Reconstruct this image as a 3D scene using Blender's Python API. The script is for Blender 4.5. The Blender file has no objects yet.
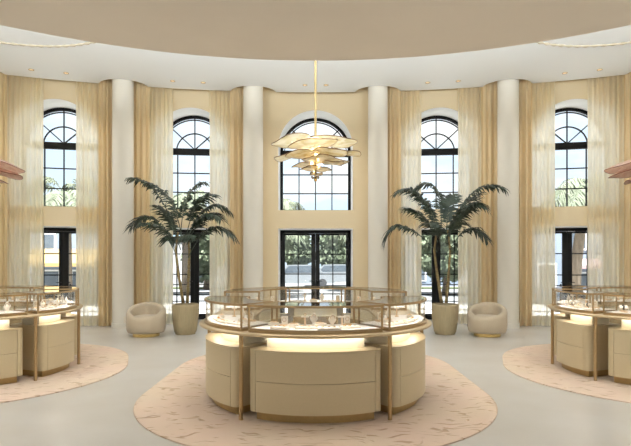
import bpy, bmesh, math, random
from math import sin, cos, pi, radians as R, sqrt
from mathutils import Vector, Matrix
random.seed(7)
scene = bpy.context.scene
C = scene.collection

# ------------------------------------------------------------------ materials
def lin(c):
    c = c / 255.0
    return c / 12.92 if c <= 0.04045 else ((c + 0.055) / 1.055) ** 2.4
def rgb(r, g, b): return (lin(r), lin(g), lin(b), 1.0)

def new_mat(name):
    m = bpy.data.materials.new(name); m.use_nodes = True
    nt = m.node_tree
    for n in list(nt.nodes): nt.nodes.remove(n)
    out = nt.nodes.new('ShaderNodeOutputMaterial')
    return m, nt, out

def pbr(name, col, rough=0.6, metal=0.0, noise=None, bump=None, spec=0.5, col2=None, stretch=(1, 1, 1), coat=0.0, sheen=0.0):
    """noise=(scale, detail, amount) mixes col to col2; bump=(scale, strength)"""
    m, nt, out = new_mat(name)
    b = nt.nodes.new('ShaderNodeBsdfPrincipled')
    b.inputs['Base Color'].default_value = col
    b.inputs['Roughness'].default_value = rough
    b.inputs['Metallic'].default_value = metal
    b.inputs['Specular IOR Level'].default_value = spec
    b.inputs['Coat Weight'].default_value = coat
    b.inputs['Sheen Weight'].default_value = sheen
    nt.links.new(b.outputs[0], out.inputs[0])
    tc = nt.nodes.new('ShaderNodeTexCoord'); mp = nt.nodes.new('ShaderNodeMapping')
    mp.inputs['Scale'].default_value = stretch
    nt.links.new(tc.outputs['Object'], mp.inputs[0])
    if noise:
        n = nt.nodes.new('ShaderNodeTexNoise'); n.inputs['Scale'].default_value = noise[0]; n.inputs['Detail'].default_value = noise[1]
        nt.links.new(mp.outputs[0], n.inputs['Vector'])
        rp = nt.nodes.new('ShaderNodeValToRGB')
        rp.color_ramp.elements[0].position = 0.35; rp.color_ramp.elements[1].position = 0.68
        rp.color_ramp.elements[0].color = col
        c2 = col2 if col2 else tuple(min(1, x * (1 - noise[2])) for x in col[:3]) + (1,)
        rp.color_ramp.elements[1].color = c2
        nt.links.new(n.outputs['Fac'], rp.inputs[0]); nt.links.new(rp.outputs[0], b.inputs['Base Color'])
    if bump:
        n2 = nt.nodes.new('ShaderNodeTexNoise'); n2.inputs['Scale'].default_value = bump[0]; n2.inputs['Detail'].default_value = 4
        nt.links.new(mp.outputs[0], n2.inputs['Vector'])
        bp = nt.nodes.new('ShaderNodeBump'); bp.inputs['Strength'].default_value = bump[1]; bp.inputs['Distance'].default_value = 0.01
        nt.links.new(n2.outputs['Fac'], bp.inputs['Height']); nt.links.new(bp.outputs[0], b.inputs['Normal'])
    return m

def emit(name, col, strength):
    m, nt, out = new_mat(name)
    e = nt.nodes.new('ShaderNodeEmission'); e.inputs[0].default_value = col; e.inputs[1].default_value = strength
    nt.links.new(e.outputs[0], out.inputs[0]); return m

def thin_glass(name, tint=(1, 1, 1, 1), gloss=1.0, ior=1.45):
    m, nt, out = new_mat(name)
    t = nt.nodes.new('ShaderNodeBsdfTransparent'); t.inputs[0].default_value = tint
    g = nt.nodes.new('ShaderNodeBsdfGlossy'); g.inputs['Roughness'].default_value = 0.0
    f = nt.nodes.new('ShaderNodeLayerWeight'); f.inputs[0].default_value = 0.5      # Schlick term, the same from both sides of the sheet
    pw = nt.nodes.new('ShaderNodeMath'); pw.operation = 'POWER'; pw.inputs[1].default_value = 5.0
    mul = nt.nodes.new('ShaderNodeMath'); mul.operation = 'MULTIPLY_ADD'; mul.inputs[1].default_value = 0.9 * gloss; mul.inputs[2].default_value = 0.03 * gloss
    mx = nt.nodes.new('ShaderNodeMixShader')
    nt.links.new(f.outputs['Facing'], pw.inputs[0]); nt.links.new(pw.outputs[0], mul.inputs[0]); nt.links.new(mul.outputs[0], mx.inputs[0])
    nt.links.new(t.outputs[0], mx.inputs[1]); nt.links.new(g.outputs[0], mx.inputs[2]); nt.links.new(mx.outputs[0], out.inputs[0])
    return m

def cloth(name, col, transp, transl, weave=900):
    m, nt, out = new_mat(name)
    d = nt.nodes.new('ShaderNodeBsdfDiffuse'); d.inputs[0].default_value = col
    tl = nt.nodes.new('ShaderNodeBsdfTranslucent'); tl.inputs[0].default_value = col
    m1 = nt.nodes.new('ShaderNodeMixShader'); m1.inputs[0].default_value = transl
    nt.links.new(d.outputs[0], m1.inputs[1]); nt.links.new(tl.outputs[0], m1.inputs[2])
    if transp > 0:
        t = nt.nodes.new('ShaderNodeBsdfTransparent')
        m2 = nt.nodes.new('ShaderNodeMixShader'); m2.inputs[0].default_value = transp
        nt.links.new(m1.outputs[0], m2.inputs[1]); nt.links.new(t.outputs[0], m2.inputs[2])
        nt.links.new(m2.outputs[0], out.inputs[0])
    else:
        nt.links.new(m1.outputs[0], out.inputs[0])
    return m

def rug_mat():
    m, nt, out = new_mat('rug_pile')
    b = nt.nodes.new('ShaderNodeBsdfPrincipled'); b.inputs['Roughness'].default_value = 0.95; b.inputs['Specular IOR Level'].default_value = 0.1
    tc = nt.nodes.new('ShaderNodeTexCoord')
    # carved sprig strokes: voronoi edges warped by noise, kept in patches
    nz = nt.nodes.new('ShaderNodeTexNoise'); nz.inputs['Scale'].default_value = 2.2; nz.inputs['Detail'].default_value = 2
    nt.links.new(tc.outputs['Object'], nz.inputs['Vector'])
    vm = nt.nodes.new('ShaderNodeVectorMath'); vm.operation = 'MULTIPLY_ADD'; vm.inputs[1].default_value = (0.55, 0.55, 0.0)
    nt.links.new(nz.outputs['Color'], vm.inputs[0]); nt.links.new(tc.outputs['Object'], vm.inputs[2])
    mx_ = nt.nodes.new('ShaderNodeMath'); mx_.operation = 'MAXIMUM'
    for q, (ang, off) in enumerate(((0.55, 0.0), (-0.75, 7.3))):
        mp = nt.nodes.new('ShaderNodeMapping'); mp.inputs['Scale'].default_value = (3.2, 12.0, 1.0); mp.inputs['Rotation'].default_value = (0, 0, ang); mp.inputs['Location'].default_value = (off, off, 0)
        nt.links.new(vm.outputs[0], mp.inputs[0])
        n1 = nt.nodes.new('ShaderNodeTexNoise'); n1.inputs['Scale'].default_value = 1.5; n1.inputs['Detail'].default_value = 0.6
        nt.links.new(mp.outputs[0], n1.inputs['Vector']); nt.links.new(n1.outputs['Fac'], mx_.inputs[q])
    r1 = nt.nodes.new('ShaderNodeValToRGB')
    r1.color_ramp.elements[0].position = 0.645; r1.color_ramp.elements[0].color = (0, 0, 0, 1)
    r1.color_ramp.elements[1].position = 0.72; r1.color_ramp.elements[1].color = (1, 1, 1, 1)
    nt.links.new(mx_.outputs[0], r1.inputs[0])
    mixc = nt.nodes.new('ShaderNodeMix'); mixc.data_type = 'RGBA'
    mixc.inputs['A'].default_value = rgb(217, 193, 171); mixc.inputs['B'].default_value = rgb(188, 160, 134)
    nt.links.new(r1.outputs[0], mixc.inputs['Factor'])
    n3 = nt.nodes.new('ShaderNodeTexNoise'); n3.inputs['Scale'].default_value = 1.3; n3.inputs['Detail'].default_value = 3
    nt.links.new(tc.outputs['Object'], n3.inputs['Vector'])
    mix2 = nt.nodes.new('ShaderNodeMix'); mix2.data_type = 'RGBA'; mix2.blend_type = 'MULTIPLY'; mix2.inputs['Factor'].default_value = 0.12
    nt.links.new(mixc.outputs['Result'], mix2.inputs['A']); nt.links.new(n3.outputs['Color'], mix2.inputs['B'])
    nt.links.new(mix2.outputs['Result'], b.inputs['Base Color'])
    n2 = nt.nodes.new('ShaderNodeTexNoise'); n2.inputs['Scale'].default_value = 150
    nt.links.new(tc.outputs['Object'], n2.inputs['Vector'])
    ad = nt.nodes.new('ShaderNodeMath'); ad.operation = 'MULTIPLY_ADD'; ad.inputs[1].default_value = -2.0
    nt.links.new(r1.outputs[0], ad.inputs[0]); nt.links.new(n2.outputs['Fac'], ad.inputs[2])
    bp = nt.nodes.new('ShaderNodeBump'); bp.inputs['Strength'].default_value = 0.6; bp.inputs['Distance'].default_value = 0.012
    nt.links.new(ad.outputs[0], bp.inputs['Height']); nt.links.new(bp.outputs[0], b.inputs['Normal'])
    nt.links.new(b.outputs[0], out.inputs[0]); return m

def petal_mat(name, ca, cb, transp):
    m, nt, out = new_mat(name)
    tc = nt.nodes.new('ShaderNodeTexCoord')
    n = nt.nodes.new('ShaderNodeTexNoise'); n.inputs['Scale'].default_value = 5; n.inputs['Detail'].default_value = 5; n.inputs['Distortion'].default_value = 1.5
    nt.links.new(tc.outputs['Object'], n.inputs['Vector'])
    rp = nt.nodes.new('ShaderNodeValToRGB'); rp.color_ramp.elements[0].position = 0.38; rp.color_ramp.elements[1].position = 0.62
    rp.color_ramp.elements[0].color = ca; rp.color_ramp.elements[1].color = cb
    nt.links.new(n.outputs['Fac'], rp.inputs[0])
    d = nt.nodes.new('ShaderNodeBsdfPrincipled'); d.inputs['Roughness'].default_value = 0.25
    nt.links.new(rp.outputs[0], d.inputs['Base Color'])
    tl = nt.nodes.new('ShaderNodeBsdfTranslucent'); nt.links.new(rp.outputs[0], tl.inputs[0])
    m1 = nt.nodes.new('ShaderNodeMixShader'); m1.inputs[0].default_value = 0.5
    nt.links.new(d.outputs[0], m1.inputs[1]); nt.links.new(tl.outputs[0], m1.inputs[2])
    t = nt.nodes.new('ShaderNodeBsdfTransparent'); t.inputs[0].default_value = (1, .93, .8, 1)
    m2 = nt.nodes.new('ShaderNodeMixShader'); m2.inputs[0].default_value = transp
    nt.links.new(m1.outputs[0], m2.inputs[1]); nt.links.new(t.outputs[0], m2.inputs[2]); nt.links.new(m2.outputs[0], out.inputs[0])
    return m

M = {}
M['wall'] = pbr('tan_wallcovering', rgb(224, 207, 174), 0.8, noise=(40, 3, 0.05), bump=(120, 0.15), stretch=(1, 1, 14))
M['reveal'] = pbr('white_plaster', rgb(248, 248, 247), 0.7, bump=(30, 0.03))
M['ceiling'] = pbr('ceiling_plaster', rgb(242, 243, 243), 0.85, bump=(15, 0.02))
M['soffit'] = pbr('taupe_plaster', rgb(246, 235, 219), 0.85, noise=(0.8, 4, 0.06), bump=(12, 0.03))
M['column'] = pbr('cream_plaster', rgb(224, 218, 206), 0.75, noise=(1.2, 3, 0.03), bump=(20, 0.02))
M['floor'] = pbr('polished_stone', rgb(191, 185, 177), 0.32, noise=(1.1, 6, 0.06), bump=(3, 0.02), spec=0.45, col2=rgb(183, 175, 164))
M['rug'] = rug_mat()
M['black'] = pbr('black_metal_frame', rgb(13, 13, 13), 0.55, noise=(30, 2, 0.1), spec=0.2)
M['glass'] = thin_glass('case_glass', (0.985, 0.985, 0.98, 1), 1.0)
M['pane'] = thin_glass('window_glass', (0.97, 0.985, 0.985, 1), 0.6)
M['bronze'] = pbr('brushed_bronze', rgb(172, 144, 104), 0.38, 0.75, noise=(60, 2, 0.08))
M['worktop'] = pbr('champagne_metal', rgb(188, 166, 132), 0.4, 0.55, noise=(50, 2, 0.06))
M['brass'] = pbr('polished_brass', rgb(224, 196, 130), 0.22, 0.9, noise=(25, 2, 0.06))
M['rod'] = pbr('satin_champagne', rgb(188, 168, 122), 0.5, 0.4, noise=(25, 2, 0.06))
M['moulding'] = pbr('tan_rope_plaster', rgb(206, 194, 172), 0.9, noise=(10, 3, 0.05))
M['kick'] = pbr('plinth_bronze', rgb(176, 146, 96), 0.45, 0.5, noise=(30, 2, 0.08))
M['cabinet'] = pbr('cream_lacquer', rgb(197, 179, 145), 0.45, noise=(60, 3, 0.03), bump=(200, 0.03))
M['seam'] = pbr('shadow_gap', rgb(150, 128, 92), 0.7, noise=(30, 2, 0.05))
M['neck'] = pbr('lightbox_lacquer', rgb(240, 230, 205), 0.5, noise=(30, 2, 0.03))
M['deck'] = pbr('blush_leather', rgb(250, 240, 230), 0.6, noise=(50, 3, 0.03), bump=(250, 0.05))
M['prop'] = pbr('cream_leather', rgb(250, 238, 220), 0.55, noise=(50, 3, 0.04))
M['prop_dark'] = pbr('peach_leather', rgb(238, 205, 165), 0.55, noise=(50, 3, 0.05))
M['jewel'] = pbr('gold_jewel', rgb(215, 165, 80), 0.2, 1.0, noise=(80, 2, 0.1))
M['dark_jewel'] = pbr('steel_watch', rgb(70, 65, 60), 0.3, 0.8, noise=(80, 2, 0.1))
M['led'] = emit('led_strip_light', (1.0, 0.93, 0.80, 1), 10)
M['case_led'] = emit('case_strip_light', (1.0, 0.95, 0.88, 1), 48)
M['bulb'] = emit('warm_bulb', (1.0, 0.72, 0.35, 1), 25)
M['spot'] = emit('downlight_lens', (1.0, 0.76, 0.45, 1), 1.3)
M['sheer'] = cloth('sheer_voile', rgb(253, 245, 224), 0.16, 0.74)
M['drape'] = cloth('tan_linen', rgb(230, 209, 170), 0.0, 0.25)
M['boucle'] = pbr('cream_boucle', rgb(184, 168, 145), 0.95, noise=(90, 4, 0.08), bump=(160, 0.5), spec=0.1, sheen=0.2)
M['pot'] = pbr('reeded_travertine', rgb(154, 138, 106), 0.7, noise=(6, 5, 0.14), bump=(20, 0.2), stretch=(6, 6, 0.7))
M['soil'] = pbr('soil', rgb(70, 55, 42), 0.95, noise=(30, 4, 0.4), bump=(40, 0.6))
M['leaf'] = pbr('palm_leaf', rgb(30, 44, 32), 0.5, noise=(5, 3, 0.3), col2=rgb(44, 58, 40))
M['stem'] = pbr('palm_stem', rgb(120, 108, 62), 0.7, noise=(8, 4, 0.3), bump=(40, 0.3), stretch=(1, 1, 5), col2=rgb(92, 66, 44))
M['petal'] = petal_mat('amber_glass', rgb(222, 212, 176), rgb(250, 248, 238), 0.42)
M['petal_rose'] = petal_mat('rose_glass', rgb(226, 196, 182), rgb(242, 222, 210), 0.12)
M['rim'] = pbr('dark_brass_rim', rgb(110, 84, 60), 0.35, 0.7, noise=(30, 2, 0.1))
M['rim_rose'] = pbr('rose_copper_rim', rgb(120, 78, 66), 0.35, 0.6, noise=(30, 2, 0.1))
M['outlet'] = pbr('outlet_plate', rgb(225, 214, 196), 0.5, noise=(30, 2, 0.02))
# outdoors
M['pave'] = pbr('pale_paving', rgb(228, 228, 226), 0.9, noise=(1.5, 4, 0.08))
M['street'] = pbr('pale_asphalt', rgb(118, 120, 122), 0.95, noise=(1.0, 5, 0.12))
M['lawn'] = pbr('lawn_grass', rgb(92, 102, 72), 0.95, noise=(3, 4, 0.25))
M['foliage'] = pbr('tree_foliage', rgb(84, 96, 74), 0.8, noise=(1.5, 4, 0.3), col2=rgb(112, 122, 100))
M['foliage2'] = pbr('palm_foliage', rgb(96, 106, 86), 0.7, noise=(2, 3, 0.3), col2=rgb(118, 124, 104))
M['bark'] = pbr('bark', rgb(110, 98, 84), 0.9, noise=(8, 4, 0.3), bump=(30, 0.5), stretch=(1, 1, 0.3))
M['bwhite'] = pbr('white_render', rgb(165, 165, 165), 0.8, noise=(2, 3, 0.04))
M['bblue'] = pbr('pale_blue_render', rgb(128, 140, 156), 0.8, noise=(2, 3, 0.04))
M['yellow'] = pbr('yellow_canvas', rgb(172, 146, 96), 0.8, noise=(4, 3, 0.06))
M['pink'] = pbr('rose_canvas', rgb(160, 136, 138), 0.8, noise=(4, 3, 0.06))
M['bglass'] = pbr('dark_window', rgb(96, 106, 116), 0.15, 0.0, noise=(3, 2, 0.2))
M['carw'] = pbr('white_car_paint', rgb(138, 144, 150), 0.3, noise=(3, 2, 0.03), coat=0.5)
M['carb'] = pbr('grey_car_paint', rgb(96, 104, 116), 0.3, noise=(3, 2, 0.05), coat=0.5)
M['tyre'] = pbr('rubber', rgb(70, 72, 76), 0.9, noise=(20, 2, 0.1))

# ------------------------------------------------------------------ helpers
def obj(name, bm, mat, parent=None, off=(0, 0, 0), smooth=False, auto=None):
    if off != (0, 0, 0): bmesh.ops.translate(bm, verts=bm.verts, vec=Vector(off))
    bmesh.ops.recalc_face_normals(bm, faces=bm.faces)
    me = bpy.data.meshes.new(name); bm.to_mesh(me); bm.free()
    me.materials.append(mat)
    if smooth:
        for p in me.polygons: p.use_smooth = True
        if auto is not None: me.set_sharp_from_angle(angle=R(auto))
    o = bpy.data.objects.new(name, me); C.objects.link(o)
    if parent: o.parent = parent
    return o
def tag(o, label, cat, group=None):
    o['label'] = label; o['category'] = cat
    if group: o['group'] = group
    return o
def thing(name, label, cat, loc=(0, 0, 0), rotz=0.0, group=None):
    o = bpy.data.objects.new(name, None); C.objects.link(o); o.empty_display_size = 0.1
    o.location = loc; o.rotation_euler = (0, 0, rotz)
    return tag(o, label, cat, group)
def struct(o, label=None):
    o['kind'] = 'structure'
    if label: o['label'] = label
    return o
def root(name, loc=(0, 0, 0), rotz=0.0):
    o = bpy.data.objects.new(name, None); C.objects.link(o); o.location = loc; o.rotation_euler = (0, 0, rotz); o['kind'] = 'structure'
    return o
def box(bm, x0, x1, y0, y1, z0, z1, bevel=0.0):
    vs = [bm.verts.new((x, y, z)) for z in (z0, z1) for x, y in ((x0, y0), (x1, y0), (x1, y1), (x0, y1))]
    fs = [(3, 2, 1, 0), (4, 5, 6, 7), (0, 1, 5, 4), (1, 2, 6, 5), (2, 3, 7, 6), (3, 0, 4, 7)]
    faces = [bm.faces.new([vs[i] for i in f]) for f in fs]
    if bevel > 0:
        es = list({e for f in faces for e in f.edges})
        bmesh.ops.bevel(bm, geom=es, offset=bevel, segments=2, affect='EDGES', profile=0.5)
def prism(bm, pts, z0, z1):
    a = [bm.verts.new((p[0], p[1], z0)) for p in pts]; b = [bm.verts.new((p[0], p[1], z1)) for p in pts]
    n = len(pts)
    for i in range(n):
        j = (i + 1) % n; bm.faces.new((a[i], a[j], b[j], b[i]))
    bm.faces.new(a[::-1]); bm.faces.new(b)
def grid_rings(bm, rings, closed_ring=True, cap0=False, cap1=False, closed_path=False):
    V = [[bm.verts.new(p) for p in r] for r in rings]
    n = len(V[0]); m = len(V)
    for i in range(m if closed_path else m - 1):
        k = (i + 1) % m
        for j in range(n if closed_ring else n - 1):
            l = (j + 1) % n
            bm.faces.new((V[i][j], V[i][l], V[k][l], V[k][j]))
    if cap0: bm.faces.new(V[0][::-1])
    if cap1: bm.faces.new(V[-1])
def lathe(bm, prof, n=48, cx=0, cy=0, cap0=True, cap1=True):
    rings = [[(cx + r * cos(2 * pi * i / n), cy + r * sin(2 * pi * i / n), z) for i in range(n)] for r, z in prof]
    grid_rings(bm, rings, True, cap0, cap1)
def tube(bm, pts, rad, n=8, caps=True):
    pts = [Vector(p) for p in pts]; rings = []
    if not isinstance(rad, (list, tuple)): rad = [rad] * len(pts)
    up = None
    for i, p in enumerate(pts):
        t = (pts[min(i + 1, len(pts) - 1)] - pts[max(i - 1, 0)]).normalized()
        if up is None: up = Vector((0, 0, 1)) if abs(t.z) < 0.9 else Vector((1, 0, 0))
        s = t.cross(up).normalized(); u = s.cross(t).normalized(); up = u
        rings.append([p + (s * cos(2 * pi * k / n) + u * sin(2 * pi * k / n)) * rad[i] for k in range(n)])
    grid_rings(bm, rings, True, caps, caps)
RS = 0.975                     # radial scale of the counters
def pol(cy, r, a): return (RS * r * sin(a), cy - RS * r * cos(a))
def sector(cy, r0, r1, a0, a1, rc=0.0, n=28):
    """outline of a ring sector with outer corners rounded by rc (angles in degrees from the front)"""
    a0, a1 = R(a0), R(a1); pts = []
    d = rc / r1
    def bez(p, c, q, k=6):
        return [((1 - t) ** 2 * p[0] + 2 * t * (1 - t) * c[0] + t * t * q[0], (1 - t) ** 2 * p[1] + 2 * t * (1 - t) * c[1] + t * t * q[1]) for t in [i / k for i in range(k + 1)]]
    if rc > 0: pts += bez(pol(cy, r1 - rc, a0), pol(cy, r1, a0), pol(cy, r1, a0 + d))
    for i in range(n + 1):
        a = a0 + d + (a1 - a0 - 2 * d) * i / n
        if rc > 0 and i in (0, n): continue
        pts.append(pol(cy, r1, a))
    if rc > 0: pts += bez(pol(cy, r1, a1 - d), pol(cy, r1, a1), pol(cy, r1 - rc, a1))
    for i in range(n + 1): pts.append(pol(cy, r0, a1 + (a0 - a1) * i / n))
    return pts
def loft(bm, cy, a0, a1, prof, n=28):
    """sweep a closed (r,z) profile from angle a0 to a1"""
    rings = []
    for i in range(n + 1):
        a = R(a0 + (a1 - a0) * i / n); rings.append([pol(cy, r, a) + (z,) for r, z in prof])
    grid_rings(bm, rings, True, True, True)
def rect(r0, r1, z0, z1): return [(r0, z0), (r1, z0), (r1, z1), (r0, z1)]
ORD = ['leftmost', 'second from left', 'third from left', 'fourth from left', 'fifth from left', 'sixth from left', 'seventh from left', 'eighth from left', 'ninth from left']

# ------------------------------------------------------------------ dimensions
ROT = (0.0, -7.74)            # centre of the great curve of the window wall
RW, RC = 21.34, 21.0          # wall line, ceiling edge
HC, HS = 5.90, 6.15           # ceiling, top of the curtain slot
STEP = 8.6
WO, SILL, SPR, DH, DEP = 0.973, 2.93, 4.57, 2.45, 0.80
def rp(r, deg, z=0.0): return (ROT[0] + r * sin(R(deg)), ROT[1] + r * cos(R(deg)), z)

# ------------------------------------------------------------------ floor, ceiling
bm = bmesh.new(); box(bm, -12, 12, -3.2, 14.6, -0.12, 0.0); struct(obj('floor', bm, M['floor']))
cols = [-21.5, -12.9, -4.3, 4.3, 12.9, 21.5]
def edge_r(deg):
    r = RC
    for c in cols:
        s = (deg - c) * pi / 180 * RC
        if abs(s) < 0.56:
            rad = 0.56; r = min(r, RC - 0.44 * sqrt(max(0, 1 - (s / rad) ** 2)) ** 1.15)
    return r
pts = []
for i in range(701):
    d = -31.5 + 63 * i / 700; p = rp(edge_r(d), d); pts.append((p[0], p[1]))
pts += [(12, -3.2), (-12, -3.2)]
bm = bmesh.new(); prism(bm, pts, HC, HS); struct(obj('ceiling', bm, M['ceiling']))
bm = bmesh.new()
ring_o = [rp(22.4, d) for d in range(-33, 34)]; ring_i = [rp(20.2, d) for d in range(33, -34, -1)]
prism(bm, [(p[0], p[1]) for p in ring_o + ring_i], HS, HS + 0.1); struct(obj('ceiling_curtain_slot', bm, M['wall']))
# low round soffit above the camera
SZ, SC, SR = 3.63, 0.26, 5.04
bm = bmesh.new(); lathe(bm, [(SR - 0.03, SZ), (SR, SZ + 0.03), (SR, SZ + 0.34), (SR - 0.3, SZ + 0.34), (SR - 0.3, SZ + 0.22), (SR - 1.2, SZ + 0.22), (SR - 1.2, HC)], 160, 0, SC, True, True)
struct(obj('ceiling_soffit', bm, M['soffit'], smooth=True, auto=30))
bm = bmesh.new()
rings = []
for i in range(97):
    a = 2 * pi * i / 96
    rings.append([((SR - r) * cos(a), SC + (SR - r) * sin(a), SZ + z) for r, z in ((0.42, 0.222), (0.36, 0.222), (0.36, 0.245), (0.42, 0.245))])
grid_rings(bm, rings); struct(obj('trim_1', bm, M['led']))  # unseen glowing ring added on the soffit's upper side to brighten the ceiling
# rope mouldings over the side counters
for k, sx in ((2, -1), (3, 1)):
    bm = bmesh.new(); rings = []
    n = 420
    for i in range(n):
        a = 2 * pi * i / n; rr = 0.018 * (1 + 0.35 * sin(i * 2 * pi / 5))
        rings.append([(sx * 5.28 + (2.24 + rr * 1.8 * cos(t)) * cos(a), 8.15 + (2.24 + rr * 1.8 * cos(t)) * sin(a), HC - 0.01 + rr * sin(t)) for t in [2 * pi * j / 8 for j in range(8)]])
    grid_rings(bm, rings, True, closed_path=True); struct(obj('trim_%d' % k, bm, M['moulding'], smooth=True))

# ------------------------------------------------------------------ walls with arched openings
def bay_frame(k):
    d = STEP * k; p = rp(RW, d); return p, -R(d * 0.74), d
WNAME = {-2: 'wall_far_left', -1: 'wall_left', 0: 'wall_centre', 1: 'wall_right', 2: 'wall_far_right'}
HWB = RW * math.tan(R(STEP / 2))
def bay_face(bm, y, hw):
    def q(*ps): bm.faces.new([bm.verts.new((x, y, z)) for x, z in ps])
    q((-hw, 0), (-WO, 0), (-WO, HS), (-hw, HS)); q((WO, 0), (hw, 0), (hw, HS), (WO, HS))
    q((-WO, DH), (WO, DH), (WO, SILL), (-WO, SILL))
    n = 40
    for i in range(n):
        a, b = pi - pi * i / n, pi - pi * (i + 1) / n
        q((WO * cos(a), SPR + WO * sin(a)), (WO * cos(b), SPR + WO * sin(b)), (WO * cos(b), HS), (WO * cos(a), HS))
def arch_line(r, spring=SPR, n=40):
    return [(r * cos(pi - pi * i / n), spring + r * sin(pi - pi * i / n)) for i in range(n + 1)]
for k in range(-2, 3):
    loc, rz, d = bay_frame(k)
    w = root(WNAME[k], loc, rz)
    bm = bmesh.new(); bay_face(bm, 0, HWB); bay_face(bm, DEP + 0.06, HWB + 0.08)
    obj('wall_face', bm, M['wall'], w)
    bm = bmesh.new()
    line = [(-WO, SILL)] + arch_line(WO) + [(WO, SILL)]
    grid_rings(bm, [[(x, y, z) for x, z in line] for y in (0.0, DEP + 0.06)], True)
    line = [(-WO, 0), (-WO, DH), (WO, DH), (WO, 0)]
    grid_rings(bm, [[(x, y, z) for x, z in line] for y in (0.0, DEP + 0.06)], False)
    # slim white trim standing around the door head
    obj('opening_reveal', bm, M['reveal'], w)
    # --- upper arched window
    wn = root('window_%d' % (k + 3), (loc[0], loc[1], 0), rz)
    y0, y1 = DEP - 0.06, DEP + 0.02
    bm = bmesh.new()
    fo = [(-WO + .001, SILL + .001)] + arch_line(WO - .001) + [(WO - .001, SILL + .001)]
    fw = 0.075
    fi = [(-WO + fw, SILL + fw)] + arch_line(WO - fw) + [(WO - fw, SILL + fw)]
    rings = [[(a[0], y0, a[1]), (b[0], y0, b[1]), (b[0], y1, b[1]), (a[0], y1, a[1])] for a, b in zip(fo, fi)]
    grid_rings(bm, rings, True, closed_path=True)
    fo2 = [(x * 0.905, SPR + (z - SPR) * 0.905) if z >= SPR else (x * .905, z) for x, z in fi]
    obj('frame', bm, M['black'], wn)
    bm = bmesh.new(); box(bm, -WO + .05, WO - .05, y0 - .015, y1 - 0.01, SPR - 0.10, SPR + 0.075, 0.008); obj('transom', bm, M['black'], wn)
    bm = bmesh.new(); t = 0.014
    ym0, ym1 = y0 + 0.015, y1 - 0.02
    box(bm, -t, t, ym0, ym1, SILL + .06, SPR + WO - .06)
    for x in (-.455, .455): box(bm, x - t, x + t, ym0, ym1, SILL + .06, SPR - .09)
    for z in (3.98, 3.46): box(bm, -WO + .06, WO - .06, ym0 + .003, ym1 - .003, z - t, z + t)
    for s in (-1, 1):
        p0, p1 = Vector((0, 0, SPR + .05)), Vector((s * .64, 0, SPR + .64)); dd = (p1 - p0).normalized(); nn = Vector((-dd.z, 0, dd.x)) * t
        grid_rings(bm, [[(p + nn * e + Vector((0, yy, 0)))[:] for e, yy in ((1, ym0 + .004), (-1, ym0 + .004), (-1, ym1 - .004), (1, ym1 - .004))] for p in (p0, p1)], True, True, True)
    ao, ai = arch_line(.50, n=28), arch_line(.47, n=28)
    grid_rings(bm, [[(a[0], ym0 + .006, a[1]), (b[0], ym0 + .006, b[1]), (b[0], ym1 - .006, b[1]), (a[0], ym1 - .006, a[1])] for a, b in zip(ao, ai)], True, True, True)
    # inner sash line of the arch
    ao, ai = arch_line(WO - .105), arch_line(WO - .13)
    grid_rings(bm, [[(a[0], ym0, a[1]), (b[0], ym0, b[1]), (b[0], ym1, b[1]), (a[0], ym1, a[1])] for a, b in zip(ao, ai)], True, True, True)
    obj('muntins', bm, M['black'], wn)
    bm = bmesh.new(); yp = (y0 + y1) / 2
    line = [(-WO + .05, SILL + .05)] + arch_line(WO - .05) + [(WO - .05, SILL + .05)]
    a = [bm.verts.new((x, yp - .003, z)) for x, z in line]; b = [bm.verts.new((x, yp + .003, z)) for x, z in line]
    bm.faces.new(a); bm.faces.new(b[::-1]); obj('pane', bm, M['pane'], wn)
    # --- double door
    dr = root('door_%d' % (k + 3), (loc[0], loc[1], 0), rz)
    bm = bmesh.new()
    box(bm, -WO + .002, -WO + .075, y0, y1, 0, DH - .002); box(bm, WO - .075, WO - .002, y0, y1, 0, DH - .002); box(bm, -WO + .075, WO - .075, y0, y1, DH - .085, DH - .002)
    obj('frame', bm, M['black'], dr)
    for s in (-1, 1):
        xa, xb = (s * 0.0008, s * (WO - .08)); x0, x1 = min(xa, xb), max(xa, xb)
        bm = bmesh.new(); st_in, st_out = 0.115, 0.05
        li = x0 + (st_in if s > 0 else st_out); lo = x1 - (st_out if s > 0 else st_in)
        box(bm, x0, li, y0 + .01, y1 - .01, .01, DH - .09); box(bm, lo, x1, y0 + .01, y1 - .01, .01, DH - .09)
        box(bm, li, lo, y0 + .01, y1 - .01, DH - .14, DH - .09); box(bm, li, lo, y0 + .01, y1 - .01, .01, .17)
        leaf = obj('door_leaf', bm, M['black'], dr)
        bm = bmesh.new(); xm = (li + lo) / 2
        box(bm, xm - t, xm + t, y0 + .025, y1 - .025, .17, DH - .14)
        for z in (1.79, 1.24, .69): box(bm, li, lo, y0 + .028, y1 - .028, z - t, z + t)
        obj('muntins', bm, M['black'], leaf)
        bm = bmesh.new(); box(bm, li - .01, lo + .01, yp - .003, yp + .003, .16, DH - .13); obj('pane', bm, M['pane'], leaf)
        bm = bmesh.new(); hx = s * .06
        tube(bm, [(hx, y0 + .012, 1.05), (hx, y0 - .045, 1.05), (hx + s * .11, y0 - .05, 1.05)], .01, 8)
        obj('door_handle', bm, M['black'], leaf)
# blank walls that carry the room on past the frame
for nm, s in (('wall_left_side', -1), ('wall_right_side', 1)):
    bm = bmesh.new()
    a = rp(RW, s * 2.5 * STEP); b = rp(RW, s * 3.5 * STEP); e = (s * 12.0, -3.2)
    q = [a[:2], b[:2], (s * 11.9, 8.0), e, (s * 12.2, -3.2), (s * 12.2, 8.4), (b[0] + s * .3, b[1] + .3), (a[0] + s * .1, a[1] + .4)]
    prism(bm, q, 0, HS); struct(obj(nm, bm, M['column']))
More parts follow.
